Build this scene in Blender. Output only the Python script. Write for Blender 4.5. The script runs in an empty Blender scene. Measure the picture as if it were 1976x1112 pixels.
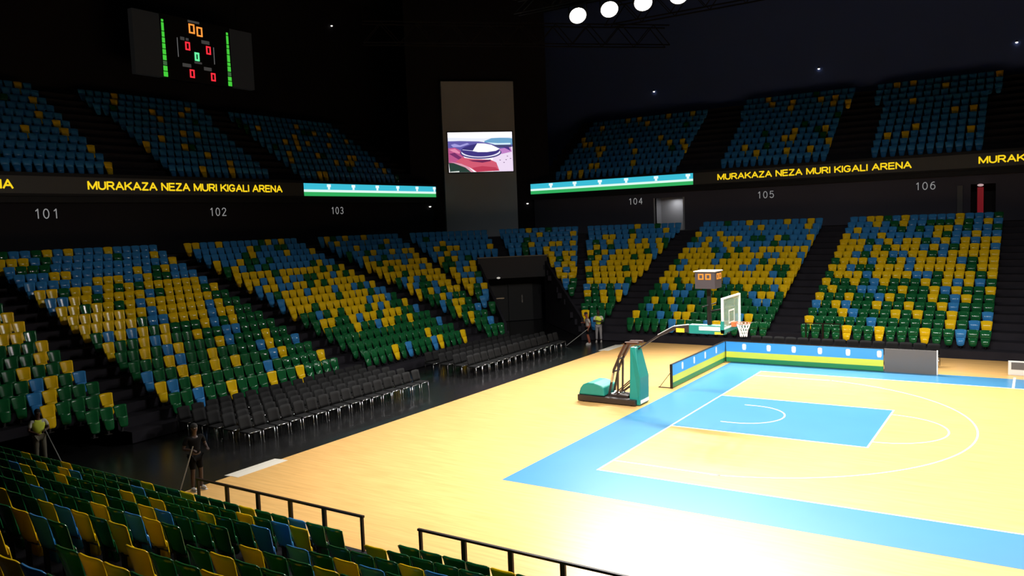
import bpy, bmesh, math, random
from mathutils import Vector, Matrix
random.seed(7)
S = bpy.context.scene
C = S.collection
PI = math.pi
# ------------------------------------------------------------------ camera
W, H, FPX = 1976, 1112, 1552.5
YAW, PITCH, ROLL = 0.582105, -0.080569, -0.038015
CAM = Vector((9.728, -18.646, 6.622))
fw = Vector((-math.sin(YAW)*math.cos(PITCH), math.cos(YAW)*math.cos(PITCH), math.sin(PITCH)))
r0 = fw.cross(Vector((0, 0, 1))).normalized(); u0 = r0.cross(fw)
RT = r0*math.cos(ROLL) + u0*math.sin(ROLL); UP = -r0*math.sin(ROLL) + u0*math.cos(ROLL)
cd = bpy.data.cameras.new('camera'); cam = bpy.data.objects.new('camera', cd); C.objects.link(cam)
cd.sensor_fit = 'HORIZONTAL'; cd.sensor_width = 36; cd.lens = FPX/W*36; cd.clip_end = 500
m = Matrix((RT, UP, -fw)).transposed().to_4x4(); m.translation = CAM
cam.matrix_world = m
S.camera = cam
def proj(p):
    d = Vector(p)-CAM; z = d.dot(fw)
    return (W/2+FPX*d.dot(RT)/z, H/2-FPX*d.dot(UP)/z, z) if z > .1 else (-1e4, -1e4, z)
# ------------------------------------------------------------------ world, exposure, floodlights
wd = bpy.data.worlds.new('world'); S.world = wd; wd.use_nodes = True
bg = wd.node_tree.nodes['Background']; bg.inputs[0].default_value = (.35, .45, .8, 1); bg.inputs[1].default_value = .004
S.view_settings.view_transform = 'Standard'; S.view_settings.look = 'None'
S.view_settings.exposure = 0; S.view_settings.gamma = 1
FLOOD_Z = 18.0
FAR_LIGHTS = [-11.95, -10.0, -8.02, -6.04, -4.06, -2.1, 1, 5, 9, 13, 17, 21]
NEAR_LIGHTS = [-2, 3, 8, 13, 18]
SPOT_W, SPILL_W, CROSS_W = 10600, 5.0, 8000
def spot(x, y, tx, ty, power, size=80, blend=.85):
    l = bpy.data.lights.new('floodlight_beam', 'SPOT'); l.energy = power; l.spot_size = math.radians(size); l.spot_blend = blend
    l.shadow_soft_size = .45; l.color = (1, .97, .92)
    o = bpy.data.objects.new('floodlight_beam', l); o.location = (x, y, FLOOD_Z-.45)
    o.rotation_euler = (Vector((tx, ty, 0))-o.location).to_track_quat('-Z', 'Y').to_euler()
    return o
# ------------------------------------------------------------------ materials
MATS = {}
def lin(c):
    return tuple(((v/255)/12.92 if v/255 <= .04045 else ((v/255+.055)/1.055)**2.4) for v in c)
def mat(name, col, rough=.5, metal=0, noise=0, nscale=8, emit=None, estr=1, spec=.5, bump=0, alpha=None):
    if name in MATS: return MATS[name]
    m = bpy.data.materials.new(name); m.use_nodes = True; nt = m.node_tree; b = nt.nodes['Principled BSDF']
    b.inputs['Base Color'].default_value = (*col, 1); b.inputs['Roughness'].default_value = rough
    b.inputs['Metallic'].default_value = metal; b.inputs['Specular IOR Level'].default_value = spec
    if noise or bump:
        tc = nt.nodes.new('ShaderNodeTexCoord'); n = nt.nodes.new('ShaderNodeTexNoise')
        n.inputs['Scale'].default_value = nscale; n.inputs['Detail'].default_value = 4
        nt.links.new(tc.outputs['Object'], n.inputs['Vector'])
        if noise:
            mx = nt.nodes.new('ShaderNodeMixRGB'); mx.inputs[1].default_value = (*[v*(1-noise) for v in col], 1)
            mx.inputs[2].default_value = (*[min(1, v*(1+noise)) for v in col], 1)
            nt.links.new(n.outputs['Fac'], mx.inputs[0]); nt.links.new(mx.outputs[0], b.inputs['Base Color'])
        if bump:
            bp = nt.nodes.new('ShaderNodeBump'); bp.inputs['Strength'].default_value = bump; bp.inputs['Distance'].default_value = .02
            nt.links.new(n.outputs['Fac'], bp.inputs['Height']); nt.links.new(bp.outputs[0], b.inputs['Normal'])
    if emit:
        b.inputs['Emission Color'].default_value = (*emit, 1); b.inputs['Emission Strength'].default_value = estr
    if alpha is not None:
        b.inputs['Alpha'].default_value = alpha
    MATS[name] = m
    return m
SEAT = {'B': mat('blue_seat_plastic', (.036, .21, .50), .16, spec=.18, noise=.12, nscale=3),
        'Y': mat('yellow_seat_plastic', (.80, .51, .008), .18, spec=.14, noise=.08, nscale=3),
        'G': mat('green_seat_plastic', (.008, .098, .03), .14, spec=.3, noise=.15, nscale=3)}
SEATNAME = {'B': 'blue', 'Y': 'yellow', 'G': 'green'}
M_black = mat('black_concrete', (.012, .012, .014), .6, spec=.15, noise=.25, nscale=1.5)
M_step = mat('dark_terrace', (.021, .0195, .025), .8, spec=.06, noise=.3, nscale=2)
M_wall = mat('dark_wall_paint', (.013, .012, .016), .8, spec=.15, noise=.2, nscale=.3)
M_wallf = mat('lit_wall_paint', (.055, .052, .07), .8, noise=.15, nscale=.3, spec=.15)  # same dark wall lightened, the brighter right side put into the colour
M_ceil = mat('black_roof_deck', (.006, .007, .012), .9)
M_metal = mat('black_steel', (.012, .01, .01), .4, metal=.3)
M_rail = mat('brown_black_rail', (.012, .005, .004), .5, spec=.2)
M_chrome = mat('brushed_chrome', (.6, .6, .62), .25, metal=1)
M_chair = mat('black_chair_fabric', (.009, .009, .0095), .8, spec=.15, noise=.25, nscale=6)
M_white = mat('white_paint', (.8, .8, .78), .5)
M_teal = mat('teal_pad_vinyl', (.006, .20, .165), .45, noise=.1, nscale=4)
M_grey = mat('mid_grey_board', (.13, .12, .115), .6)
M_bracket = mat('seat_bracket_steel', (.01, .01, .012), .5)
# ------------------------------------------------------------------ mesh helpers
class MB:
    def __init__(s): s.v = []; s.f = []; s.mi = []; s.mats = []
    def m(s, material):
        if material not in s.mats: s.mats.append(material)
        return s.mats.index(material)
    def add(s, vs, fs, material=None, M=None):
        o = len(s.v); k = s.m(material) if material else 0
        s.v += [(M @ Vector(p)) if M else Vector(p) for p in vs]
        s.f += [tuple(i+o for i in f) for f in fs]; s.mi += [k]*len(fs)
    def box(s, a, b, material=None, M=None):
        x0, y0, z0 = a; x1, y1, z1 = b
        s.add([(x0,y0,z0),(x1,y0,z0),(x1,y1,z0),(x0,y1,z0),(x0,y0,z1),(x1,y0,z1),(x1,y1,z1),(x0,y1,z1)],
              [(0,3,2,1),(4,5,6,7),(0,1,5,4),(1,2,6,5),(2,3,7,6),(3,0,4,7)], material, M)
    def bar(s, a, b, w, h=None, material=None, n=0):
        a, b = Vector(a), Vector(b); d = (b-a); L = d.length; h = h or w
        q = d.to_track_quat('Z', 'Y').to_matrix().to_4x4(); q.translation = a
        if n:
            vs = []; fs = []
            for z in (0, L):
                for k in range(n): vs.append((w*math.cos(2*PI*k/n), w*math.sin(2*PI*k/n), z))
            for k in range(n): fs.append((k, (k+1) % n, n+(k+1) % n, n+k))
            fs += [tuple(range(n-1, -1, -1)), tuple(range(n, 2*n))]
            s.add(vs, fs, material, q)
        else:
            s.box((-w/2, -h/2, 0), (w/2, h/2, L), material, q)
    def path(s, pts, r, material=None, n=8):
        for a, b in zip(pts, pts[1:]): s.bar(a, b, r, None, material, n)
        for p in pts[1:-1]: s.ball(p, r, material)
    def ball(s, p, r, material=None, n=8, k=5, sc=(1, 1, 1)):
        vs = [(0, 0, -1)]; fs = []
        for j in range(1, k):
            t = -PI/2+PI*j/k
            for i in range(n): vs.append((math.cos(t)*math.cos(2*PI*i/n), math.cos(t)*math.sin(2*PI*i/n), math.sin(t)))
        vs.append((0, 0, 1)); e = len(vs)-1
        for i in range(n):
            fs.append((0, 1+(i+1) % n, 1+i)); fs.append((e, e-n+i, e-n+(i+1) % n))
            for j in range(k-2): a = 1+j*n; fs.append((a+i, a+(i+1) % n, a+n+(i+1) % n, a+n+i))
        p = Vector(p)
        s.add([(p.x+v[0]*r*sc[0], p.y+v[1]*r*sc[1], p.z+v[2]*r*sc[2]) for v in vs], fs, material)
    def prism(s, prof, a, b, material=None, M=None):
        # profile in (x,z), extruded along y from a to b
        n = len(prof)
        s.add([(x, a, z) for x, z in prof]+[(x, b, z) for x, z in prof],
              [tuple(range(n)), tuple(range(2*n-1, n-1, -1))]+[(i, n+i, n+(i+1) % n, (i+1) % n) for i in range(n)], material, M)
    def quad(s, pts, material=None): s.add(pts, [tuple(range(len(pts)))], material)
    def mesh(s, name, smooth=False, fix=True):
        me = bpy.data.meshes.new(name); me.from_pydata([tuple(v) for v in s.v], [], s.f)
        for k in s.mats: me.materials.append(k)
        for p, k in zip(me.polygons, s.mi): p.material_index = k; p.use_smooth = smooth
        if fix:
            bm = bmesh.new(); bm.from_mesh(me); bmesh.ops.recalc_face_normals(bm, faces=bm.faces); bm.to_mesh(me); bm.free()
        me.update()
        return me
def put(name, me, parent=None, loc=None, bevel=0):
    if isinstance(me, MB): me = me.mesh(name)
    o = bpy.data.objects.new(name, me); C.objects.link(o)
    if parent: o.parent = parent
    if loc: o.location = loc
    if bevel:
        b = o.modifiers.new('bevel', 'BEVEL'); b.width = bevel; b.segments = 2; b.limit_method = 'ANGLE'
    return o
def tag(o, label, cat, group=None, kind=None):
    o['label'] = label
    if cat: o['category'] = cat
    if group: o['group'] = group
    if kind: o['kind'] = kind
    return o
def thing(name, label, cat, loc=(0, 0, 0), rz=0, group=None):
    o = bpy.data.objects.new(name, None); C.objects.link(o); o.location = loc; o.rotation_euler = (0, 0, rz); o.empty_display_size = .2
    return tag(o, label, cat, group)
def struct(name, me, label=None, smooth=False):
    o = put(name, me); o['kind'] = 'structure'
    if label: o['label'] = label
    return o
ORD = 'first second third fourth fifth sixth seventh eighth ninth tenth eleventh twelfth thirteenth fourteenth fifteenth sixteenth seventeenth eighteenth nineteenth twentieth'.split()
ORD += ['twenty-'+w for w in ORD[:9]] + ['thirtieth'] + ['thirty-'+w for w in ORD[:9]]
def arc_(cx, cy, rx, ry, a0, a1, n=8): return [(cx+rx*math.cos(math.radians(a0+(a1-a0)*i/n)), cy+ry*math.sin(math.radians(a0+(a1-a0)*i/n))) for i in range(n+1)]
GLYPH = {'M': (1.0, [[(0, 0), (0, 1), (.5, .08), (1, 1), (1, 0)]]), 'U': (.8, [[(0, 1), (0, .35)]+arc_(.4, .36, .4, .36, 180, 360)+[(.8, 1)]]),
 'R': (.82, [[(0, 0), (0, 1), (.5, 1)]+arc_(.5, .74, .27, .26, 90, -90)+[(0, .48)], [(.42, .48), (.82, 0)]]), 'A': (.92, [[(0, 0), (.46, 1), (.92, 0)], [(.17, .34), (.75, .34)]]),
 'K': (.82, [[(0, 0), (0, 1)], [(.8, 1), (0, .36)], [(.28, .58), (.84, 0)]]), 'Z': (.74, [[(.03, 1), (.72, 1), (0, 0), (.74, 0)]]), 'N': (.8, [[(0, 0), (0, 1), (.8, 0), (.8, 1)]]),
 'E': (.72, [[(.72, 0), (0, 0), (0, 1), (.7, 1)], [(0, .52), (.66, .52)]]), 'I': (0, [[(0, 0), (0, 1)]]), 'L': (.62, [[(0, 1), (0, 0), (.62, 0)]]),
 'G': (.9, [arc_(.46, .5, .46, .5, 40, 320, 14)+[(.86, .44), (.5, .44)]]), '0': (.52, [arc_(.26, .5, .26, .5, 0, 360, 20)]), '1': (.2, [[(0, .8), (.2, 1), (.2, 0)]]),
 '2': (.5, [arc_(.25, .74, .25, .26, 170, -20, 8)+[(0, 0), (.52, 0)]]), '3': (.5, [arc_(.25, .75, .23, .25, 150, -90, 8)+arc_(.25, .25, .26, .25, 90, -150, 8)]),
 '4': (.52, [[(.4, 0), (.4, 1), (0, .3), (.54, .3)]]), '5': (.5, [[(.46, 1), (.08, 1), (.04, .56)]+arc_(.24, .33, .27, .33, 120, -150, 10)]),
 '6': (.5, [arc_(.25, .33, .25, .33, 90, 450, 14), arc_(.34, .4, .34, .6, 180, 75, 6)])}
def stroke_text(s, width, height, t, material, gap=.27, space=.5, depth=.01):
    adv = []; x = 0
    for ch in s:
        if ch == ' ': x += space; continue
        adv.append((ch, x)); x += GLYPH[ch][0]+gap
    tot = x-gap; sx = width/tot if width else height
    mb = MB(); h = height-t
    for ch, x0 in adv:
        for pl in GLYPH[ch][1]:
            pts = [Vector(((x0+px)*sx, t/2+py*h, 0)) for px, py in pl]
            for a, b in zip(pts, pts[1:]):
                d = (b-a); L = d.length
                if L < 1e-6: continue
                d /= L; n = Vector((-d.y, d.x, 0)); e = t*.32
                q = [a-d*e-n*t/2, b+d*e-n*t/2, b+d*e+n*t/2, a-d*e+n*t/2]
                mb.add([v for v in q]+[v+Vector((0, 0, depth)) for v in q], [(3,2,1,0),(4,5,6,7),(0,1,5,4),(1,2,6,5),(2,3,7,6),(3,0,4,7)], material)
    return mb.mesh('lettering')
def face_frame(origin, right, up):
    r = Vector(right).normalized(); u = Vector(up).normalized(); n = r.cross(u)
    M = Matrix((r, u, n)).transposed().to_4x4(); M.translation = Vector(origin); return M
# ------------------------------------------------------------------ court floor
def wood_material():
    m = bpy.data.materials.new('maple_court'); m.use_nodes = True; nt = m.node_tree; b = nt.nodes['Principled BSDF']
    tc = nt.nodes.new('ShaderNodeTexCoord'); mp = nt.nodes.new('ShaderNodeMapping'); mp.inputs['Scale'].default_value = (.55, 7, 1)
    n = nt.nodes.new('ShaderNodeTexNoise'); n.inputs['Scale'].default_value = 1.6; n.inputs['Detail'].default_value = 5
    br = nt.nodes.new('ShaderNodeTexBrick'); br.inputs['Scale'].default_value = 1; br.inputs['Brick Width'].default_value = 1.6
    br.inputs['Row Height'].default_value = .085; br.inputs['Mortar Size'].default_value = .0015
    br.inputs['Color1'].default_value = (.80, .80, .80, 1); br.inputs['Color2'].default_value = (1, 1, 1, 1); br.inputs['Mortar'].default_value = (.7, .7, .7, 1)
    rp = nt.nodes.new('ShaderNodeValToRGB'); rp.color_ramp.elements[0].color = (.56, .315, .105, 1); rp.color_ramp.elements[1].color = (.68, .41, .15, 1)
    rp.color_ramp.elements[0].position = .25; rp.color_ramp.elements[1].position = .7
    mx = nt.nodes.new('ShaderNodeMixRGB'); mx.blend_type = 'MULTIPLY'; mx.inputs[0].default_value = .35
    L = nt.links.new
    L(tc.outputs['Object'], mp.inputs['Vector']); L(mp.outputs[0], n.inputs['Vector']); L(tc.outputs['Object'], br.inputs['Vector'])
    L(n.outputs['Fac'], rp.inputs[0]); L(rp.outputs[0], mx.inputs[1]); L(br.outputs['Color'], mx.inputs[2]); L(mx.outputs[0], b.inputs['Base Color'])
    b.inputs['Roughness'].default_value = .32; b.inputs['Specular IOR Level'].default_value = .22
    return m
M_wood = wood_material()
M_blue = mat('court_blue_paint', (.05, .195, .36), .3, noise=.06, nscale=.8, spec=.2)
M_line = mat('court_white_line', (.85, .85, .82), .35)
M_floor = mat('black_floor', (.0075, .0075, .008), .24, noise=.2, nscale=.6, spec=.6)
mb = MB(); mb.box((-42, -30, -.2), (45, 49, -.03), M_floor); struct('floor', mb, 'black floor around the court')
WX0, WY0, WX1, WY1 = -8.75, -8.15, 36.5, 20.86
mb = MB(); mb.box((WX0, WY0, -.03), (WX1, WY1, 0), M_wood)
struct('floor_court', mb, 'pale maple boards of the playing court')
BW = 1.86; LX = 28
def rect(mb, x0, y0, x1, y1, z, m): mb.box((x0, y0, 0.0), (x1, y1, z), m)
mb = MB()
rect(mb, -BW, -BW, LX+BW, -.05, .003, M_blue); rect(mb, -BW, 15.05, LX+BW, 15+BW, .003, M_blue)
rect(mb, -BW, -.05, -.05, 15.05, .003, M_blue); rect(mb, LX+.05, -.05, LX+BW, 15.05, .003, M_blue)
rect(mb, 0, 5.1, 5.75, 9.9, .003, M_blue); rect(mb, LX-5.75, 5.1, LX, 9.9, .003, M_blue)
struct('floor_paint', mb, 'light blue border and key painted on the court')
mb = MB(); z = .005
rect(mb, -.05, -.05, LX+.05, 0, z, M_line); rect(mb, -.05, 15, LX+.05, 15.05, z, M_line)
rect(mb, -.05, 0, 0, 15, z, M_line); rect(mb, LX, 0, LX+.05, 15, z, M_line)
for s in (0, 1):
    X = (lambda x: LX-x) if s else (lambda x: x)
    def R(x0, y0, x1, y1): rect(mb, min(X(x0), X(x1)), y0, max(X(x0), X(x1)), y1, z, M_line)
    R(0, 5.05, 5.8, 5.1); R(0, 9.9, 5.8, 9.95); R(5.75, 5.1, 5.8, 9.9)
    def arc(cx, r, a0, a1, w=.05, n=48):
        for i in range(n):
            t0 = a0+(a1-a0)*i/n; t1 = a0+(a1-a0)*(i+1)/n
            q = [(X(cx+rr*math.cos(t)), 7.5+rr*math.sin(t), z) for rr, t in ((r, t0), (r+w, t0), (r+w, t1), (r, t1))]
            mb.quad(q, M_line)
    arc(1.575, 1.25, -PI/2, PI/2); R(1.2, 6.2, 1.575, 6.25); R(1.2, 8.75, 1.575, 8.8)
    arc(5.8, 1.75, -PI/2, PI/2)
    t = math.asin(6.6/6.7); arc(1.575, 6.7, -t, t, n=80); R(0, .9, 2.99, .95); R(0, 14.05, 2.99, 14.1)
rect(mb, 13.975, -.15, 14.025, 15.15, z, M_line)
rect(mb, 8.95, 15.05, 9.03, 15+BW+.3, .006, M_line)
struct('floor_line', mb, 'white basketball court lines')
for (y0, y1, lab) in ((-4.95, -3.2, 'off-white threshold ramp at court edge near the dark-clothed man'), (17.6, 19.6, 'off-white threshold ramp at far end of the court edge')):
    mb = MB(); mb.prism([(-9.02, -.03), (-8.7, -.03), (-8.7, .004), (-9.02, -.02)], y0, y1, mat('off_white_ramp', (.62, .58, .5), .5))
    mb.box((-8.72, y0, 0), (-8.45, y1, .006), MATS['off_white_ramp'])
    tag(put('threshold_ramp', mb), lab, 'ramp')
# ------------------------------------------------------------------ lower bowl
CX, CY, R0 = -9.3, 15.5, 5.95           # corner centre; front seats radius
DEP, RISE, Z0, NR = .77, .3125, .36, 17
EDGE = -.58
TUN_HW, TUN_ROWS = 2.15, 11
def bowl(s, kind, u):
    """point on the plan: s outward from seat front; kind end: u=Y, arc: u=angle from +Y to -X (deg), far: u=X. returns (x,y,dir to court)"""
    if kind == 'end': return (CX-R0-s, u, (1, 0))
    if kind == 'far': return (u, CY+R0+s, (0, -1))
    a = math.radians(u); r = R0+s
    return (CX-r*math.sin(a), CY+r*math.cos(a), (math.sin(a), -math.cos(a)))
def in_tunnel(x, y, row):
    d = Vector((x-CX, y-CY)); ax = Vector((-1, 1)).normalized()
    return row < TUN_ROWS and d.dot(ax) > 0 and abs(d.x*ax.y-d.y*ax.x) < TUN_HW
mb = MB()
PATH = [('end', -14+i*29.5/12) for i in range(13)]+[('arc', 90-i*2.0) for i in range(46)]+[('far', CX+i*4.2) for i in range(1, 11)]
for i in range(NR+1):
    s0 = EDGE+DEP*i; s1 = s0+(DEP if i < NR else 3.2); z = Z0+RISE*i; zb = z-RISE if i else 0
    if i == 0: zb = 0
    for (k0, u_0), (k1, u_1) in zip(PATH, PATH[1:]):
        a0 = bowl(s0, k0, u_0); a1 = bowl(s0, k1, u_1); b0 = bowl(s1, k0, u_0); b1 = bowl(s1, k1, u_1)
        mx, my = (a0[0]+b1[0])/2, (a0[1]+b1[1])/2
        if in_tunnel(mx, my, i): continue
        if k0 == 'end' and u_0 < -5.2 and i < 2: continue
        mb.quad([(a0[0], a0[1], zb), (a1[0], a1[1], zb), (a1[0], a1[1], z), (a0[0], a0[1], z)], M_step)
        mb.quad([(a0[0], a0[1], z), (a1[0], a1[1], z), (b1[0], b1[1], z), (b0[0], b0[1], z)], M_step)
struct('floor_terrace', mb.mesh('floor_terrace', fix=False), 'dark stepped terraces of the lower bowl')
# section table: name, kind test, columns
def seat_rows():
    """yield (section, row, col, x, y, z, dir, ncols)"""
    out = []
    P = .47
    def straight(sec, kind, a, b, rows=range(NR), skip=lambda r, u: False, rev=False):
        n = int(round((b-a)/P)); p = (b-a)/n
        for r in rows:
            for c in range(n):
                u = a+(c+.5)*p
                if skip(r, u): continue
                x, y, d = bowl(EDGE+DEP*r+.5, kind, u)
                out.append((sec, r, c, x, y, Z0+RISE*r, d, n))
    def arcsec(sec, lo, hi):
        for r in range(NR):
            s = EDGE+DEP*r+.5; rad = R0+s
            a, b = lo(rad), hi(rad)
            n = int((b-a)*PI/180*rad/P)
            if n < 1: continue
            mid = (a+b)/2; st = math.degrees(P/rad)
            for c in range(n):
                u = mid+(c-(n-1)/2)*st
                x, y, d = bowl(s, 'arc', u)
                if in_tunnel_seat(x, y, r): continue
                out.append((sec, r, n-1-c, x, y, Z0+RISE*r, d, n))
    def in_tunnel_seat(x, y, r):
        d = Vector((x-CX, y-CY)); ax = Vector((-1, 1)).normalized()
        return r < TUN_ROWS+1 and d.dot(ax) > 0 and abs(d.x*ax.y-d.y*ax.x) < TUN_HW+.35 or (r < 3 and 26 < math.degrees(math.atan2(CX-x, y-CY)) < 52)
    straight('H', 'end', -10.53, -3.95, skip=lambda r, u: (u < -5.4 and r < 1) or (u < -6.3 and r < 2) or (u < -7.2 and r < 3))
    straight('101', 'end', -2.45, 5.55)
    straight('102', 'end', 7.05, 14.7)
    dg = math.degrees
    arcsec('103', lambda rad: 67.6, lambda rad: 90-dg(math.asin(min(1, .75/rad))))
    arcsec('E', lambda rad: 47.3, lambda rad: 65.6)
    arcsec('D', lambda rad: 27.0, lambda rad: 45.0)
    arcsec('104', lambda rad: dg(math.asin(min(1, 1.35/rad))), lambda rad: 25.3)
    straight('105', 'far', -9.2, -1.5)
    straight('106', 'far', .05, 8.05)
    straight('107', 'far', 10.0, 18.0)
    return out
GRID = {'106': """GGGGYGGYGGGYGGBGG
YGGGGGBGGGGGGYGBY
GGGYBGGGYGYGGYGGB
BGYBGGYGGYGGYBGGG
YGGYGGBYGGGYGBYGG
GYGGBBGGYGGYBYGGY
YGGYGBYGGGYGYBYBG
GYYYBYYYYBBGYYYGY
YYBGGYYYBYYYYYGYY
GYYYBYGYBYYYYBGYY
YYBGYYBBYYGBYYYYY
YYYBYGYYYBYBGYYYB
YYYGBYBYYGBYBYBYY
YBBBYBBBBBYGBBYBB
BYBBBBGBGBYYBGBBG
BBBYBGYBBGGGYGBYB
BBYYGBYBBBBBYBBBG""".split('\n'),
 'H': ['........GGGGGG','........BYGGGY','........GBYGGG','........GGBYGB','........GGYGGY','........GGGGYG','........YGGGGY','........YYYYYG','........YYBYYY'],
 '101': '''GGBGGYGGGYGGYGGGG
YBGYGGGGGGBGGGGGY
BGGYGGYGYGGGBYGGG
GGGYBGGYGGGGBYGGB
GGYGBYGGGYBGGGYGG
YGGYBYGGYGGBBGGGG
GBYBYGYGGGYBGYGGG
YYYYYGBBYYYYBYYGG
YYYYYYYBYYYYYBYGG'''.split('\n')}
def pick(w):
    t = random.random()
    for k, v in w:
        t -= v
        if t < 0: return k
    return w[-1][0]
def lower_colour(sec, r, c):
    g = GRID.get(sec)
    if g and r < len(g) and c < len(g[r]) and g[r][c] in 'BYG': return g[r][c]
    if r >= 14: return pick([('B', .84), ('Y', .1), ('G', .06)])
    if r >= 12: return pick([('B', .62), ('Y', .25), ('G', .13)])
    if r >= 6: return pick([('Y', .64), ('B', .18), ('G', .18)])
    if r >= 4: return pick([('G', .5), ('Y', .34), ('B', .16)])
    return pick([('G', .74), ('Y', .17), ('B', .09)])
# ---- seat shell
def shell(mb, W0, W1, z0, z1, y0, y1, wrap, th, rt, rb, nu, nv, material):
    """curved shell panel: bottom width W0 -> top width W1, y0->y1 lean; rounded corners rt (top) rb (bottom)"""
    F = []; B = []
    for j in range(nv+1):
        v = j/nv
        for i in range(nu+1):
            u = -1+2*i/nu; au = abs(u)
            hw = (W0+(W1-W0)*v)/2
            d = max(0, (au-.55)/.45); dr = 1-math.sqrt(max(0, 1-d*d*.96))
            z = z0+(z1-z0)*v-rt*dr*v**3+rb*dr*(1-v)**3
            y = y0+(y1-y0)*v+wrap*u*u
            F.append((hw*u, y, z)); B.append((hw*u*.99, y-th*(1-.55*au**4), z))
    n = len(F); fs = []
    k = nu+1
    for j in range(nv):
        for i in range(nu):
            a = j*k+i
            fs.append((a, a+1, a+k+1, a+k)); fs.append((n+a, n+a+k, n+a+k+1, n+a+1))
    rim = [i for i in range(k)]+[j*k+nu for j in range(1, nv+1)]+[nv*k+i for i in range(nu-1, -1, -1)]+[j*k for j in range(nv-1, 0, -1)]
    for a, b in zip(rim, rim[1:]+rim[:1]): fs.append((a, n+a, n+b, b))
    mb.add(F+B, fs, material)
def seat_back(mb, m, nu, nv): shell(mb, .36, .458, .40, .86, .02, -.085, .03, .035, .035, .02, nu, nv, m)
def seat_pan(mb, m, nu, nv): shell(mb, .28, .36, .15, .50, .15, .085, -.02, .05, .02, .08, nu, nv, m)
HI = {}
for k, m_ in SEAT.items():
    b1 = MB(); seat_back(b1, m_, 10, 7); b2 = MB(); seat_pan(b2, m_, 8, 6)
    b3 = MB()
    HI[k] = (b1.mesh('backrest', True), b2.mesh('seat_pan', True))
bk = MB(); bk.box((-.03, -.02, 0), (.03, .03, .42), M_bracket); bk.box((-.09, -.08, 0), (.09, .09, .015), M_bracket); bk.bar((-.19, .05, .36), (.19, .05, .36), .015, None, M_bracket, 8)
ME_BR = bk.mesh('bracket')
def rz_of(d): return math.atan2(d[1], d[0])-PI/2
def place_seat(col, x, y, z, d, label, group):
    o = thing('stadium_seat', label, 'seat', (x, y, z), rz_of(d), group)
    put('backrest', HI[col][0], o); put('seat_pan', HI[col][1], o); put('bracket', ME_BR, o)
    return o
stuff = MB()
LOW = {}
for k, m_ in SEAT.items():
    b = MB(); seat_back(b, m_, 4, 2); seat_pan(b, m_, 4, 2); b.box((-.025, -.02, 0), (.025, .03, .2), M_bracket); LOW[k] = b
def stuff_seat(col, x, y, z, d):
    b = LOW[col]; M = Matrix.Translation((x, y, z)) @ Matrix.Rotation(rz_of(d), 4, 'Z')
    o = len(stuff.v); stuff.v += [M @ v for v in b.v]; stuff.f += [tuple(i+o for i in f) for f in b.f]
    ks = [stuff.m(mm) for mm in b.mats]; stuff.mi += [ks[i] for i in b.mi]
# ------------------------------------------------------------------ near stand (camera side)
NY0, NZ0 = -8.3, .49
NDEP, NRISE, NNR = .78, .285, 13
NX0 = -14.0
mb = MB()
for i in range(NNR):
    y0 = NY0-NDEP*i; z = NZ0+NRISE*i
    mb.box((NX0, y0-NDEP, 0 if i == 0 else z-NRISE-.3), (24, y0, z), M_step)
struct('floor_stand', mb, 'dark stepped terrace of the near stand')
mb = MB(); mb.box((NX0, NY0, 0), (-.45, NY0+.1, .70), M_black); mb.box((.7, NY0, 0), (24, NY0+.1, .70), M_black)
struct('wall_near_front', mb, 'low dark wall in front of the near stand')
NEAR = []
NEAR_COL = {'A': ['GGBGGYGGGYGGYGGGGGGYGGGYG', 'YBGYGGGGGGBGGGGBYGYGGG', 'BGGYGGYGYGGGGYGGYB', 'GGGBYGGYGGGGYGG', 'GYBGYGGGBGG', 'YGYBYGG', 'GBYG'],
            'B': ['GGGGYGGYGG', 'YGGGGGGB', 'GGGYBGGG', 'BGYBGGYG', 'YGGYGGB', 'GYGGGYG', 'YGGYGGB', 'GYYGGBG', 'YYBGGYG']}
def near_colour(r, c, blk):
    g = NEAR_COL.get(blk)
    if g and r < len(g) and c < len(g[r]) and g[r][c] in 'BYG': return g[r][c]
    return pick([('G', .6), ('Y', .28), ('B', .12)])
for r in range(NNR):
    y = NY0-NDEP*r-.5; z = NZ0+NRISE*r
    for blk, x0, sg, n in (('A', -.48, -1, 28), ('B', .80, 1, 30)):
        for c in range(n):
            x = x0+sg*.47*(c+.5)
            px, py, zz = proj((x, y, z+.8))
            if zz < 1.5 or px < -45 or px > W+40 or py > H+20: continue
            NEAR.append((blk, r, c, x, y, z))
print('near seats', len(NEAR))
for blk, r, c, x, y, z in NEAR:
    col = near_colour(r, c, blk)
    where = 'left' if blk == 'A' else 'right'
    place_seat(col, x, y, z, (0, 1), f'{SEATNAME[col]} seat, {ORD[r]} row behind the near railing, {ORD[c]} {where} of the gap', 'seats of the near stand')
# ------------------------------------------------------------------ choose individuals of the bowl
rows = seat_rows()
BUDGET = 300-len(NEAR)
cand = []
for t in rows:
    px, py, zz = proj((t[3], t[4], t[5]+.7))
    if zz > 1 and -260 < px < W+260 and 0 < py < H+100: cand.append((zz, t, px))
cand.sort(key=lambda q: q[0])
indiv = {id(t) for _, t, _ in [q for q in cand if -8 < q[2] < W+8][:max(0, BUDGET)]}
SECN = {'H': 'in the leftmost end block', '101': 'in the block below sign 101', '102': 'in the block below sign 102', '106': 'in the block below sign 106', '103': 'in the block below sign 103', '105': 'in the block below sign 105', '104': 'in the block below sign 104', 'E': 'beside the tunnel', 'D': 'beside the tunnel', '107': 'far right'}
for zz, t, px in cand:
    sec, r, c, x, y, z, d, n = t
    col = lower_colour(sec, r, c)
    if id(t) in indiv:
        cc = (n-1-c) if sec == 'H' else c
        side = 'right' if sec == 'H' else 'left'
        place_seat(col, x, y, z, d, f'{SEATNAME[col]} seat {SECN[sec]}, {ORD[r]} row up, {ORD[cc]} from its {side} aisle', 'lower seats of the end stand')
    else: stuff_seat(col, x, y, z, d)
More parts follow.
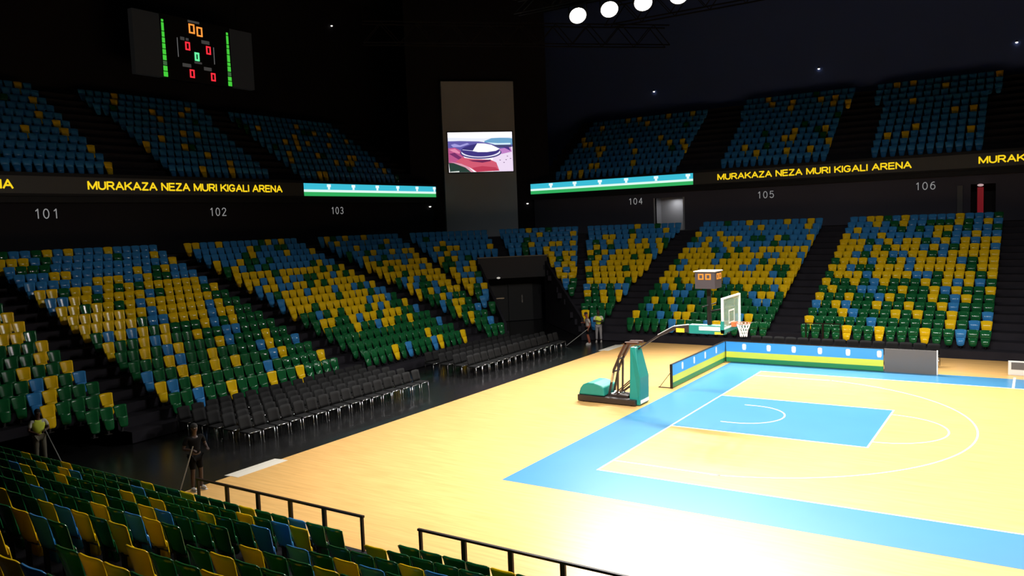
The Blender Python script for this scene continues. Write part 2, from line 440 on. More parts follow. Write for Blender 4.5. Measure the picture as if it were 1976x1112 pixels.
# ------------------------------------------------------------------ upper tier
UD, UR, UN = .75, .5, 11
UZ = 9.75
def upper(kind, a, b, rows=UN, wide=0, front=None):
    f = -30.45 if kind == 'end' else 37.55
    for r in range(rows):
        a2, b2 = (a-wide, b+wide) if r >= rows-3 else (a, b)
        n = int((b2-a2)/.5)
        for c in range(n):
            u = a2+(c+.5)*(b2-a2)/n
            col = pick([('B', .87), ('Y', .10), ('G', .03)])
            s = r*UD+.5
            p = (f-s, u, UZ+UR*r) if kind == 'end' else (u, f+s, UZ+UR*r)
            px, py, zz = proj((p[0], p[1], p[2]+.6))
            if -260 < px < W+260: stuff_seat(col, p[0], p[1], p[2], (1, 0) if kind == 'end' else (0, -1))
upper('end', -2.5, 5.6, wide=0); upper('end', 8.8, 15.8, wide=.6); upper('end', 18.3, 28.2, rows=10, wide=0)
upper('far', -23.0, -12.6, rows=10); upper('far', -9.4, -2.1, wide=.4); upper('far', .5, 6.85, wide=.75)
so = put('seat_bank', stuff.mesh('seat_bank', True, fix=False))
tag(so, 'banks of blue, yellow and green seats filling the far stands and dark upper tier', 'seats', kind='stuff')
mb = MB()
for i in range(UN+1):
    z = UZ+UR*i; s0 = UD*i; s1 = UD*(i+1)
    mb.box((-30.45-s1, -16, z-UR-.1), (-30.45-s0, 31.0, z), M_step); mb.box((-24.6, 37.55+s0, z-UR-.1), (30, 37.55+s1, z), M_step)
struct('floor_upper', mb, 'steep dark terraces of the upper tier')
# ------------------------------------------------------------------ walls, roof
mb = MB(); mb.box((-30.6, -16, 4.9), (-30.33, 31.4, 9.75), M_wall); struct('wall_left', mb, 'dark concourse wall under the left ribbon screen')
mb = MB(); mb.box((-24.7, 37.43, 4.9), (-14.2, 37.7, 9.75), M_wallf); mb.box((-11.9, 37.43, 4.9), (6.2, 37.7, 9.75), M_wallf); mb.box((-14.2, 37.43, 8.05), (-11.9, 37.7, 9.75), M_wallf)
mb.box((7.5, 37.43, 4.9), (34, 37.7, 9.75), M_wallf); mb.box((6.2, 37.43, 7.9), (7.5, 37.7, 9.75), M_wallf)
struct('wall_far', mb, 'dark concourse wall under the right ribbon screen')
mb = MB(); mb.quad([(-40, -30, 0), (-40, 48, 0), (-40, 48, 26), (-40, -30, 26)], M_wall); struct('wall_left_upper', mb, 'black back wall behind the left upper tier')
mb = MB(); mb.quad([(-40, 47.5, 0), (45, 47.5, 0), (45, 47.5, 26), (-40, 47.5, 26)], mat('hazy_navy_wall', (.055, .095, .30), .8, noise=.15, nscale=.2)); struct('wall_far_upper', mb, 'navy back wall behind the far upper tier')  # blue base puts the haze before this wall into its colour
mb = MB(); mb.box((-40.5, -30, 26), (45, 48, 26.3), M_ceil); struct('ceiling', mb, 'black arena roof')
# corner chamfer
mb = MB()
def chbox(a, b, z0, z1, depth, m, off=0):
    a, b = Vector((*a, 0)), Vector((*b, 0)); t = (b-a).normalized(); n = Vector((t.y, -t.x, 0))
    if n.dot(Vector((1, -1, 0))) < 0: n = -n
    a = a+n*off; b = b+n*off; A = a-n*depth; B = b-n*depth
    mb.add([(*a.xy, z0), (*b.xy, z0), (*B.xy, z0), (*A.xy, z0), (*a.xy, z1), (*b.xy, z1), (*B.xy, z1), (*A.xy, z1)], [(0,3,2,1),(4,5,6,7),(0,1,5,4),(1,2,6,5),(2,3,7,6),(3,0,4,7)], m)
chbox((-31.5, 30.3), (-23.5, 38.3), 4.5, 26, .5, M_wall, off=-.75)
struct('wall_corner', mb, 'dark chamfered wall in the corner of the arena')
mb = MB(); chbox((-29.66, 32.14), (-25.56, 36.24), 5.4, 17.88, 1.2, mat('taupe_panel', (.36, .37, .42), .75, noise=.1, nscale=.5))
tower = struct('wall_screen_tower', mb, 'tall taupe wall panel carrying the video screen')
# ------------------------------------------------------------------ emissive helper
def em(rgb, k=1.0):
    n = 'glow_%02x%02x%02x_%d' % (*rgb, int(k*10))
    return mat(n, (.004, .004, .004), .7, emit=lin(rgb), estr=k, spec=.05)
def local_box(mb, F, x0, y0, x1, y1, z0, z1, m): mb.box((x0, y0, z0), (x1, y1, z1), m, F)
# ------------------------------------------------------------------ video screen on tower
F = face_frame((-29.41, 32.39, 10.77), (1, 1, 0), (0, 0, 1))
scr = thing('video_screen', 'lit video screen showing an aerial view of a round stadium', 'screen', F.translation)
Fi = Matrix.Translation(-F.translation) @ F
SW, SH = 5.18, 3.13
mb = MB(); mb.box((-.08, -.08, .01), (SW+.08, SH+.08, .12), mat('screen_bezel', (.01, .01, .01), .4), Fi); put('bezel', mb, scr)
mb = MB(); lay = [0]
def poly(pts, rgb, k=1.0):
    lay[0] += 1; z = .121+.002*lay[0]
    mb.quad([Fi @ Vector(((x-210)/1155*SW, (955-y)/718*SH, z)) for x, y in pts][::-1], em(rgb, k))
poly([(210, 237), (1365, 237), (1365, 955), (210, 955)], (253, 248, 255), 1.1)
poly([(210, 330), (800, 350), (1365, 330), (1365, 420), (210, 420)], (235, 240, 252))
poly([(860, 400), (990, 350), (1140, 345), (1300, 350), (1365, 360), (1365, 500), (860, 500)], (110, 165, 205))
poly([(210, 395), (420, 392), (760, 405), (900, 430), (1365, 470), (1365, 640), (210, 640)], (98, 92, 168))
poly([(900, 425), (1100, 440), (1330, 440), (1330, 470), (1050, 470)], (215, 240, 250))
poly([(260, 460), (330, 440), (420, 470), (550, 430), (590, 450), (430, 500), (300, 500)], (165, 160, 225))
poly([(1020, 475), (1340, 480), (1350, 520), (1130, 520)], (70, 75, 110))
poly([(210, 520), (330, 510), (420, 560), (470, 660), (560, 800), (210, 800)], (190, 88, 140))
poly([(225, 545), (330, 530), (420, 600), (400, 620), (300, 590)], (232, 140, 175))
poly([(225, 620), (320, 600), (440, 690), (520, 760), (380, 720)], (120, 50, 105))
poly([(1080, 560), (1365, 510), (1365, 955), (1000, 955), (1000, 700)], (240, 222, 246))
poly([(1110, 545), (1330, 520), (1350, 600), (1160, 640)], (195, 130, 200))
poly([(1180, 510), (1290, 500), (1330, 590), (1280, 560)], (75, 55, 130))
poly([(450, 690), (650, 720), (960, 740), (1060, 790), (1110, 940), (700, 955), (560, 860), (330, 760)], (212, 92, 116))
poly([(560, 740), (800, 745), (960, 735), (960, 765), (810, 790), (640, 765)], (110, 40, 85))
poly([(620, 880), (800, 850), (1050, 880), (1110, 940), (700, 955)], (190, 62, 88))
poly([(210, 780), (330, 790), (520, 850), (640, 955), (225, 955)], (42, 66, 58))
poly([(230, 760), (420, 800), (560, 860), (650, 955), (600, 955), (500, 870), (330, 800)], (222, 160, 180))
poly([(235, 940), (390, 930), (390, 952), (235, 952)], (225, 230, 225))
E_ = lambda cx, cy, rx, ry, a0, a1, n=20: [(cx+rx*math.cos(math.radians(a0+(a1-a0)*i/n)), cy+ry*math.sin(math.radians(a0+(a1-a0)*i/n))) for i in range(n+1)]
poly(E_(790, 610, 370, 110, 0, 360, 36), (70, 60, 125))
poly(E_(790, 600, 350, 95, 0, 360, 36), (240, 238, 255))
poly(E_(785, 565, 345, 115, 0, 360, 36), (66, 56, 130))
poly([(440, 545), (700, 450), (760, 430), (640, 575)], (58, 52, 118))
poly([(640, 578), (730, 440), (860, 445), (980, 470), (1130, 545), (1060, 580), (900, 600), (740, 598)], (255, 255, 255), 1.1)
poly([(460, 548), (640, 568), (640, 576), (460, 556)], (225, 225, 255))
for x, y in ((1130, 750), (1240, 745), (1200, 795), (1265, 680), (1320, 725)): poly([(x-14, y-7), (x+14, y-5), (x+10, y+7), (x-12, y+5)], (120, 90, 130))
put('picture', mb.mesh('picture', fix=False), scr)
# ------------------------------------------------------------------ ribbon screens
M_led = mat('unlit_led_face', (.04, .038, .034), .6)
AMB = em((255, 214, 30), 1.0)
def stroke_len(s): return sum(.5 if ch == ' ' else GLYPH[ch][0]+.27 for ch in s)-.27
def ribbon(name, label, F, x0, x1, texts, panel, marks):
    t = thing(name, label, 'screen', F.translation); Fi = Matrix.Translation(-F.translation) @ F
    mb = MB(); mb.box((x0, -.12, -.3), (x1, 1.0, .02), M_black, Fi); mb.box((x0, -.42, -.3), (x1, -.12, -.08), M_black, Fi); put('casing', mb, t)
    mb = MB(); mb.box((x0, 0, .02), (x1, .82, .05), M_led, Fi); put('led_face', mb, t)
    for s, a, w in texts:
        full = stroke_len(s); x = 0
        for word in s.split(' '):
            L = stroke_len(word); o = put('lettering', stroke_text(word, L/full*w, .44, .08, AMB), t); o.matrix_local = Fi @ Matrix.Translation((a+x/full*w, .2, .052)); x += L+.5+.27
    a, b = panel
    mb = MB(); mb.box((a, .42, .05), (b, .82, .07), em((60, 190, 215)), Fi); mb.box((a, .26, .05), (b, .42, .07), em((225, 255, 245)), Fi)
    mb.box((a, 0, .05), (b, .26, .07), em((50, 175, 95)), Fi); p = put('striped_advert', mb, t)
    for x in marks:
        mb = MB(); mb.box((x-.09, .44, .07), (x+.09, .62, .08), em((235, 255, 255)), Fi); mb.box((x-.17, .6, .07), (x+.17, .78, .08), em((235, 255, 255)), Fi); put('emblem', mb, p)
    return t
TXT = 'MURAKAZA NEZA MURI KIGALI ARENA'
ribbon('ribbon_screen', 'left ribbon screen with yellow lettering and a striped advert above signs 101 to 103', face_frame((-30.0, 0, 8.87), (0, 1, 0), (0, 0, 1)), -16, 31.5,
       [(TXT, 3.63, 12.27), (TXT, -12.2, 12.27)], (17.72, 31.28), [19.9, 22.2, 24.6, 26.8, 29.0, 31.1])
ribbon('ribbon_screen', 'right ribbon screen with yellow lettering and a striped advert above signs 104 to 106', face_frame((0, 37.1, 8.87), (1, 0, 0), (0, 0, 1)), -24.8, 34,
       [(TXT, -9.25, 12.24), (TXT, 6.66, 12.24)], (-24.75, -11.08), [-22.85, -20.7, -18.5, -16.3, -13.9, -11.45])
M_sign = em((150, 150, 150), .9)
for s, fr, lab in (('101', face_frame((-30.32, 1.09, 7.68), (0, 1, 0), (0, 0, 1)), 'leftmost pale section number on the dark wall, reading 101'),
              ('102', face_frame((-30.32, 10.8, 7.68), (0, 1, 0), (0, 0, 1)), 'pale section number under the left yellow lettering, reading 102'),
              ('103', face_frame((-30.32, 20.35, 7.68), (0, 1, 0), (0, 0, 1)), 'pale section number under the left striped advert, reading 103'),
              ('104', face_frame((-16.35, 37.42, 7.66), (1, 0, 0), (0, 0, 1)), 'pale section number beside the lit grey portal, reading 104'),
              ('105', face_frame((-6.65, 37.42, 7.66), (1, 0, 0), (0, 0, 1)), 'pale section number under the start of the right yellow lettering, reading 105'),
              ('106', face_frame((3.16, 37.42, 7.7), (1, 0, 0), (0, 0, 1)), 'rightmost pale section number, left of the red post, reading 106')):
    t = thing('section_sign', lab, 'sign', fr.translation)
    for k, ch in enumerate(s):
        w = GLYPH[ch][0]*.5
        o = put('numeral', stroke_text(ch, None, .48, .042, M_sign), t); o.matrix_local = Matrix.Translation(-fr.translation) @ fr @ Matrix.Translation((.15+k*.43-w/2, 0, 0))
# ------------------------------------------------------------------ scoreboard
F = face_frame((-36, 0, 0), (0, 1, 0), (0, 0, 1))
sb = thing('scoreboard', 'hanging black scoreboard with red and orange zeros and green columns', 'scoreboard', (-36, 14.9, 16.5))
Fi = Matrix.Translation((0, -14.9, -16.5)) @ Matrix.Translation((36, 0, 0)) @ F
mb = MB(); mb.box((12.3, 16.45, -.4), (17.5, 20.4, 0), mat('scoreboard_black', (.003, .003, .003), .5), Fi); put('cabinet', mb, sb)
for a, b in ((10.5, 12.3), (17.5, 19.3)):
    mb = MB(); mb.box((a, 16.5, -.4), (b, 20.35, .02), mat('scoreboard_grey_glow', (.012, .012, .012), .7, emit=lin((14, 14, 14)), estr=1), Fi); put('side_panel', mb, sb)  # side panels given a faint glow to lift their grey
def zero(y, z, w, h, t, m):
    mb = MB()
    for a in ((y-w/2, z-h/2, y+w/2, z-h/2+t), (y-w/2, z+h/2-t, y+w/2, z+h/2), (y-w/2, z-h/2+t, y-w/2+t, z+h/2-t), (y+w/2-t, z-h/2+t, y+w/2, z+h/2-t)):
        mb.box((a[0], a[1], .005), (a[2], a[3], .03), m, Fi)
    put('digit', mb, sb)
OR_, RD_, GR_ = em((255, 150, 60), 1.2), em((255, 45, 60), 1.2), em((110, 255, 170), 1.0)
zero(14.58, 19.83, .42, .6, .09, OR_); zero(15.15, 19.73, .42, .6, .09, OR_)
for y, z in ((14.2, 18.68), (15.74, 18.64), (14.4, 16.97), (15.98, 16.95)): zero(y, z, .34, .52, .085, RD_)
zero(14.84, 18.1, .34, .54, .11, GR_)
for y, z, w, h in ((14.75, 20.28, .85, .14), (13.85, 19.1, .3, .2), (14.2, 19.1, .2, .16), (15.55, 19.12, .6, .22), (14.9, 17.72, .55, .12), (14.05, 17.45, .62, .22), (15.6, 17.42, .58, .22)):
    mb = MB(); mb.box((y-w/2, z-h/2, .004), (y+w/2, z+h/2, .012), em((62, 60, 58)), Fi); put('caption_plate', mb, sb)
for y, z0, z1 in ((13.48, 17.9, 19.1), (16.15, 17.8, 18.9)): mb = MB(); mb.box((y-.02, z0, .004), (y+.02, z1, .012), em((110, 110, 110)), Fi); put('divider', mb, sb)
for y, hs in ((12.5, [.14, .5, .32, .3, .3, .3, .3, .25, .3, .3]), (17.28, [.16, .55, .2, .35, .45, .2, .32, .25, .25, .3])):
    mb = MB(); z = 20.05
    for i, h in enumerate(hs):
        w = .07+.008*i
        mb.box((y-w, z-h, .005), (y+w, z, .03), em((70, 205, 60) if i != 7 else (60, 100, 60)), Fi); z -= h+.055
    put('indicator_column', mb, sb)
mb = MB()
for y in (11.5, 18.3): mb.bar((-36.2+36, y-14.9, 20.3-16.5), (-36.2+36, y-14.9, 25.97-16.5), .05, None, M_metal)
put('hanger', mb, sb)
# ------------------------------------------------------------------ floodlights on trusses
def truss(name, label, a, b, z, w=.5):
    mb = MB(); a, b = Vector(a), Vector(b); d = (b-a).normalized(); n = Vector((-d.y, d.x, 0)); L = (b-a).length
    for k, h in ((-1, 0), (1, 0), (-1, w*1.6), (1, w*1.6)): mb.bar(a+n*k*w/2+Vector((0, 0, z+h)), b+n*k*w/2+Vector((0, 0, z+h)), .08, None, M_metal)
    N = int(L/1.2)
    for i in range(N):
        p, q = a+d*L*i/N, a+d*L*(i+1)/N
        for k in (-1, 1):
            s = n*k*w/2
            mb.bar(p+s+Vector((0, 0, z+(w*1.6 if i % 2 else 0))), q+s+Vector((0, 0, z+(0 if i % 2 else w*1.6))), .05, None, M_metal)
    i = 0
    while i < L:
        mb.bar(a+d*i+Vector((0, 0, z+w*1.6)), a+d*i+Vector((0, 0, 25.95)), .05, None, M_metal); i += 8
    return tag(put(name, mb), label, 'truss')
truss('lighting_truss', 'black truss under the roof carrying the visible row of floodlights', (-16, 22, 0), (24, 22, 0), FLOOD_Z+.75)
truss('lighting_truss', 'black lighting truss above the near stand, out of the picture', (-6, -9, 0), (24, -9, 0), FLOOD_Z+.75)
truss('roof_truss', 'faint dark roof truss above the video screen tower', (-30, 24, 0), (-14, 40, 0), 19.5, .9)
truss('roof_truss', 'dark roof truss high above the right upper tier', (-16, 34, 0), (30, 34, 0), 20.2, .9)
hs = MB(); hs.prism([(-.2, 0), (.2, 0), (.12, .32), (-.12, .32)], -.2, .2, M_metal)
mb = MB()
n = 20
ring = lambda r, z: [(r*math.cos(2*PI*i/n), r*math.sin(2*PI*i/n), z) for i in range(n)]
vs = ring(.5, -.05)+ring(.5, .12)+ring(.3, .38); fs = [(i, (i+1) % n, n+(i+1) % n, n+i) for i in range(n)]+[(n+i, n+(i+1) % n, 2*n+(i+1) % n, 2*n+i) for i in range(n)]+[tuple(range(2*n, 3*n))]
mb.add(vs, fs, M_metal); me_h = mb.mesh('housing', True)
mb = MB(); mb.add(ring(.47, -.02), [tuple(range(n-1, -1, -1))], mat('floodlight_lens', (.8, .8, .8), .3, emit=(1, .97, .93), estr=SPILL_W)); me_l = mb.mesh('lens', fix=False)
mb = MB(); mb.bar((-.56, 0, 0), (-.56, 0, .6), .05, None, M_metal); mb.bar((.56, 0, 0), (.56, 0, .6), .05, None, M_metal); mb.bar((-.58, 0, .6), (.58, 0, .6), .06, None, M_metal); me_y = mb.mesh('yoke')
def flood(x, y, tx, ty, label, power):
    t = thing('floodlight', label, 'lamp', (x, y, FLOOD_Z), 0, 'court floodlights')
    b = spot(x, y, tx, ty, power); C.objects.link(b); b.parent = t; b.matrix_parent_inverse = Matrix.Identity(4); b.location = (0, 0, -.06)
    d = (Vector((tx, ty, 0))-Vector((x, y, FLOOD_Z))).normalized(); q = (-d).to_track_quat('Z', 'X').to_euler()
    b.rotation_euler = d.to_track_quat('-Z', 'Y').to_euler(); b.location = d*.15
    h = put('housing', me_h, t); h.rotation_euler = q; l = put('lens', me_l, t); l.rotation_euler = q; put('yoke', me_y, t)
for i, x in enumerate(FAR_LIGHTS):
    nm = ['leftmost', 'second from the left', 'third from the left', 'fourth from the left', 'fifth from the left'][i] if i < 5 else f'{ORD[i]} along, outside the frame'
    flood(x, 22.0, max(x, 0)*.9+1, 6.5, f'white floodlight in the row under the roof, {nm}', SPOT_W*(.86 if i < 5 else 1 if x < 2 else .5 if x < 8 else .28))
for i, x in enumerate(NEAR_LIGHTS):
    flood(x, -9.0, x, 2.5, f'white floodlight above the near stand, {ORD[i]} of its row', SPOT_W*(1.1 if x < 7 else .65 if x < 12 else .4))
for i, (x, y, tx, ty, k) in enumerate(((11, 22, -3, 7, 1), (17, 22, -3, 5, 1), (7, -9, 2, 9, 1), (14, -9, 5, 9, 1), (0, -9, -3, 9, .5))):
    b = spot(x, y, tx, ty, CROSS_W*k, 84, 1.0); C.objects.link(b); b.name = 'stand_cross_fill'  # extra spots, no fixtures of their own, added to brighten the stands
l = bpy.data.lights.new('stand_fill', 'AREA'); l.energy = 3.5; l.size = 1.2; l.color = (1, .85, .6)  # fill light added behind the camera to brighten the near seat backs
o = bpy.data.objects.new('stand_fill', l); o.location = (-2, -24, 10.5); o.rotation_euler = (Vector((-4, -12, 2))-o.location).to_track_quat('-Z', 'Y').to_euler(); C.objects.link(o)
def ray_y(px, py, y):
    d = fw+RT*(px-W/2)/FPX+UP*(H/2-py)/FPX; return CAM+d*((y-CAM.y)/d.y)
def ray_x(px, py, x):
    d = fw+RT*(px-W/2)/FPX+UP*(H/2-py)/FPX; return CAM+d*((x-CAM.x)/d.x)
mb = MB(); mb.ball((0, 0, 0), .09, em((255, 250, 240), 2), 10, 6, (1, 1, .6)); mb.box((-.06, -.06, .03), (.06, .06, .16), M_metal); me_d = mb.mesh('small_lamp', True)
for p, lab in ((ray_x(640, 50, -39.91), 'tiny white lamp high on the black left wall'), (ray_x(800, 92, -39.91), 'tiny white lamp high on left, nearest the screen tower'),
               (ray_y(1580, 133, 47.41), 'tiny white lamp on the navy wall, above the upper seats left of sign 106'), (ray_y(1262, 177, 47.41), 'tiny white lamp on the navy wall, nearest the visible floodlights'), (ray_y(1962, 82, 47.41), 'tiny white lamp high at the right edge'),
               (ray_x(830, 399, -30.25), 'small white lamp under the left end of the striped advert'), (ray_y(1018, 393, 37.35), 'small white lamp under the right striped advert near the tower')):
    o = put('small_lamp', me_d, None, p); tag(o, lab, 'lamp')
# ------------------------------------------------------------------ concourse portals
M_pg = mat('pale_grey_portal', (.28, .28, .3), .7)
mb = MB(); mb.box((-14.4, 38.6, 4.6), (-11.7, 38.8, 8.1), M_pg); mb.box((-12.02, 37.4, 4.6), (-11.9, 38.6, 8.05), M_pg); mb.box((-14.3, 37.4, 4.6), (-14.2, 38.6, 8.05), M_pg); struct('wall_portal', mb, 'pale grey inner wall of the lit portal beside sign 104')
l = bpy.data.lights.new('portal_lamp', 'AREA'); l.energy = 16; l.size = .5; o = bpy.data.objects.new('portal_lamp', l); o.location = (-12.9, 38.0, 7.95); C.objects.link(o)
mb = MB(); mb.box((5.5, 37.2, 5.6), (5.8, 37.43, 7.85), mat('grey_column', (.07, .07, .075), .7)); struct('column', mb, 'grey column under sign 106')
t = thing('lamp_post', 'slim red post with white lamp on top in the portal right of sign 106', 'lamp', (6.72, 37.3, 5.4))
mb = MB(); mb.box((-.16, -.04, 0), (.16, .04, 2.3), mat('glowing_red_paint', (.16, .004, .012), .5, emit=lin((120, 0, 18)), estr=.6)); put('post', mb, t)  # red paint given a faint glow, though the post itself is no lamp
mb = MB(); mb.ball((0, -.05, 2.42), .13, em((190, 160, 160)), 10, 6, (1.3, 1, .6)); mb.bar((0, 0, 2.25), (0, 0, 2.4), .03, None, M_metal); put('lamp_head', mb, t)
mb = MB(); mb.box((6.0, 39.5, 4.6), (7.8, 39.7, 8), M_black); struct('wall_portal_back', mb, 'black inner wall of the portal right of sign 106')
# ------------------------------------------------------------------ corner tunnel
AX = Vector((-1, 1, 0)).normalized(); LT = Vector((1, 1, 0)).normalized()   # outward axis, lateral to the right
TC = Vector((CX, CY, 0))
def tp(r, l, z): p = TC+AX*r+LT*l; return (p.x, p.y, z)
def tbox(mb, r0_, r1_, l0, l1, z0, z1, m):
    mb.add([tp(r0_, l0, z0), tp(r1_, l0, z0), tp(r1_, l1, z0), tp(r0_, l1, z0), tp(r0_, l0, z1), tp(r1_, l0, z1), tp(r1_, l1, z1), tp(r0_, l1, z1)],
           [(0,3,2,1),(4,5,6,7),(0,1,5,4),(1,2,6,5),(2,3,7,6),(3,0,4,7)], m)
RE = R0+EDGE
for side, sg in (('left', -1), ('right', 1)):
    mb = MB(); l0, l1 = sg*(TUN_HW), sg*(TUN_HW+.14)
    ra, rb = RE+.3, RE+DEP*TUN_ROWS+.1
    za, zb = Z0+.75, Z0+RISE*TUN_ROWS+.35
    mb.add([tp(ra, l0, 0), tp(rb, l0, 0), tp(rb, l0, zb), tp(ra, l0, za), tp(ra, l1, 0), tp(rb, l1, 0), tp(rb, l1, zb), tp(ra, l1, za)],
           [(0,1,2,3),(4,7,6,5),(0,4,5,1),(1,5,6,2),(2,6,7,3),(3,7,4,0)], M_step)
    struct(f'wall_tunnel_{side}', mb, f'dark sloping {side} side wall of the corner tunnel')
rt = RE+DEP*TUN_ROWS
mb = MB(); tbox(mb, rt-.15, rt+.1, -TUN_HW-.15, TUN_HW+.15, 3.05, 4.42, mat('charcoal_lintel', (.015, .0145, .018), .7)); tbox(mb, rt-.2, rt+.14, -TUN_HW-.2, TUN_HW+.2, 4.42, 4.47, mat('pale_cap', (.16, .13, .09), .6))
tbox(mb, rt, rt+2.4, -TUN_HW, TUN_HW, 3.2, 3.5, M_black)
struct('wall_tunnel_lintel', mb, 'charcoal parapet over the corner tunnel')
mb = MB(); tbox(mb, rt+1.9, rt+2.1, -TUN_HW-.2, TUN_HW+.2, 0, 3.3, M_black); struct('wall_tunnel_back', mb, 'black back wall of the tunnel')
dr = thing('door_1', 'black double door at the back of the corner tunnel', None, tp(rt+1.85, 0, 0)); dr['kind'] = 'structure'
def tloc(mb):
    o = Vector(tp(rt+1.85, 0, 0)); mb.v = [v-o for v in mb.v]; return mb
for l0, l1 in ((-1.7, -.02), (.02, 1.7)):
    mb = MB(); tbox(mb, rt+1.8, rt+1.88, l0, l1, 0, 2.5, mat('black_door', (.005, .005, .006), .5)); put('door_leaf', tloc(mb), dr)
mb = MB(); tbox(mb, rt+1.7, rt+1.76, -1.5, -.3, 1.55, 1.62, M_chrome); tbox(mb, rt+1.76, rt+1.8, -1.5, -1.42, 1.55, 1.62, M_chrome); put('push_bar', tloc(mb), dr)
mb = MB(); tbox(mb, rt+1.7, rt+1.74, .9, .98, 1.2, 1.75, M_chrome); tbox(mb, rt+1.74, rt+1.8, .9, .98, 1.25, 1.3, M_chrome); put('door_handle', tloc(mb), dr)
mb = MB(); mb.ball((0, 0, 0), .12, em((190, 185, 175)), 10, 6, (1, 1, .5)); o = put('tunnel_lamp', mb.mesh('tunnel_lamp', True), None, tp(rt-.22, -1.0, 3.1)); tag(o, 'small white lamp under the tunnel parapet', 'lamp')
# ------------------------------------------------------------------ railings
def railing(label, x0, x1, posts, y, ztop, z0, thick=.05):
    t = thing('guard_rail', label, 'railing', (x0, y, z0))
    mb = MB(); mb.bar((-.03, 0, ztop-z0), (x1-x0+.03, 0, ztop-z0), .05, .04, M_rail); put('top_rail', mb, t)
    for i, x in enumerate(posts):
        mb = MB(); w = .085 if 0 < i < len(posts)-1 else .05
        mb.box((x-x0-w/2, -.025, 0), (x-x0+w/2, .025, ztop-z0-.02), M_rail); put('post', mb, t)
    return t
railing('brown-black guard rail left of the gap at the foot of the near stand', -5.47, -.6, [-5.45, -4.48, -3.5, -2.54, -1.6, -.62], -8.0-.23, 1.36, .70)
railing('brown-black guard rail right of the gap at the foot of the near stand', .75, 8, [.77, 1.71, 2.65, 3.62, 4.54, 5.5, 6.5, 7.5], -8.0-.23, 1.36, .70)
railing('thin dark rail before the front seats below sign 106', .35, 1.95, [.37, 1.15, 1.93], 21.02+.1, 1.3, .42)
# ------------------------------------------------------------------ black conference chairs
def chair_meshes():
    s = MB(); shell_box = [(-.23, .02), (.23, .02)]
    s.box((-.24, -.22, .43), (.24, .24, .48), M_chair)
    b = MB(); shell(b, .47, .485, .48, .92, -.19, -.29, .03, .035, .03, .03, 6, 4, M_chair)
    st = MB(); st.bar((-.2, .24, .445), (.2, .24, .445), .013, None, M_chrome, 8)
    legs = []
    for x, y in ((-.22, .22), (.22, .22), (-.22, -.24), (.22, -.24)):
        l = MB(); l.bar((x*1.02, y*1.12, 0), (x, y, .445), .012, None, M_chrome if y > 0 else M_metal, 8)
        if y < 0: l.bar((x, y, .445), (x*.98, y-.03, .62), .012, None, M_metal, 8)
        legs.append(l.mesh('leg', True))
    return s.mesh('seat'), b.mesh('backrest', True), st.mesh('front_bar', True), legs
CH = chair_meshes()
def place_chair(x, y, rz, label, group):
    t = thing('conference_chair', label, 'chair', (x, y, -.03), rz, group)
    put('seat', CH[0], t, None, .015); put('backrest', CH[1], t); put('front_bar', CH[2], t)
    for l in CH[3]: put('leg', l, t)
    return t
rnd = random.Random(3)
for r in range(5):
    for c in range(16):
        x, y = -10.95-.78*r, -2.5+.555*c
        place_chair(x+rnd.uniform(-.02, .02), y, -PI/2+rnd.uniform(-.04, .04), f'black chair in the nearer floor block, {ORD[r]} row from court, {ORD[c]} from near end', 'black chairs of the near floor block')
for r in range(4):
    for c in range(15):
        x, y = -10.95-.78*r, 9.55+.535*c
        if r > 1 and c > 12: continue
        place_chair(x+rnd.uniform(-.02, .02), y, -PI/2+rnd.uniform(-.04, .04), f'black chair in the farther floor block, {ORD[r]} row from court, {ORD[c]} from near end', 'black chairs of the far floor block')
for c in range(15):
    place_chair(-1.35+.53*c, 18.6, PI, f'black chair behind the far advertising board, {ORD[c]} from the left', 'black chairs behind the far boards')
for o in list(bpy.data.objects):
    if o.get('group') == 'black chairs behind the far boards': o.location.z = 0
# ------------------------------------------------------------------ advertising boards
AD = [mat('board_blue', (.055, .36, .78), .45), mat('board_yellow', (.72, .75, .07), .45), mat('board_green', (.022, .25, .085), .45)]
def adboard(label, F, L, marks, ends):
    t = thing('advertising_board', label, 'board', F.translation); Fi = Matrix.Translation(-F.translation) @ F
    hh = .93
    for nm, z0, z1, m_ in (('blue_band', .48, hh, AD[0]), ('yellow_band', .215, .48, AD[1]), ('green_band', .02, .215, AD[2])):
        mb = MB(); mb.box((0, z0, -.03), (L, z1, .03), m_, Fi); p = put(nm, mb, t)
        if nm == 'blue_band':
            for x in marks:
                mb = MB(); mb.prism([(-.06, -.13), (.06, -.13), (.09, -.05), (.09, .11), (.05, .15), (-.05, .15), (-.09, .11), (-.09, -.05)], .03, .034, M_white,
                                    Fi @ Matrix.Translation((x, .71, 0)) @ Matrix(((1, 0, 0, 0), (0, 0, 1, 0), (0, 1, 0, 0), (0, 0, 0, 1)))); put('emblem', mb, p)
    mb = MB(); mb.box((-.02, hh, -.04), (L+.02, hh+.02, .04), M_metal, Fi); mb.box((0, 0, -.06), (L, hh, -.03), M_metal, Fi)
    for x in ends: mb.box((x-.02, 0, -.05), (x+.02, hh+.01, .05), M_metal, Fi)
    put('frame', mb, t)
    for k in range(4):
        x = .02+(L-.04)*k/3; mb = MB(); mb.box((x-.02, 0, -.55), (x+.02, .03, -.03), M_metal, Fi); mb.bar(Fi @ Vector((x, .02, -.5)), Fi @ Vector((x, .6, -.05)), .02, None, M_metal); put('foot', mb, t)
adboard('blue, yellow and green advertising board behind the baseline', face_frame((-2.13, 10.34, 0), (0, 1, 0), (0, 0, 1)), 6.3, [1.1, 2.4, 3.7, 5.1], [0])
adboard('blue, yellow and green advertising board along the far sideline', face_frame((-2.1, 16.72, 0), (1, 0, 0), (0, 0, 1)), 6.55, [.85, 1.93, 3.0, 4.08, 5.2, 6.4], [0])
t = thing('blank_board', 'blank grey board at the right end of the striped boards', 'board', (4.48, 16.75, 0))
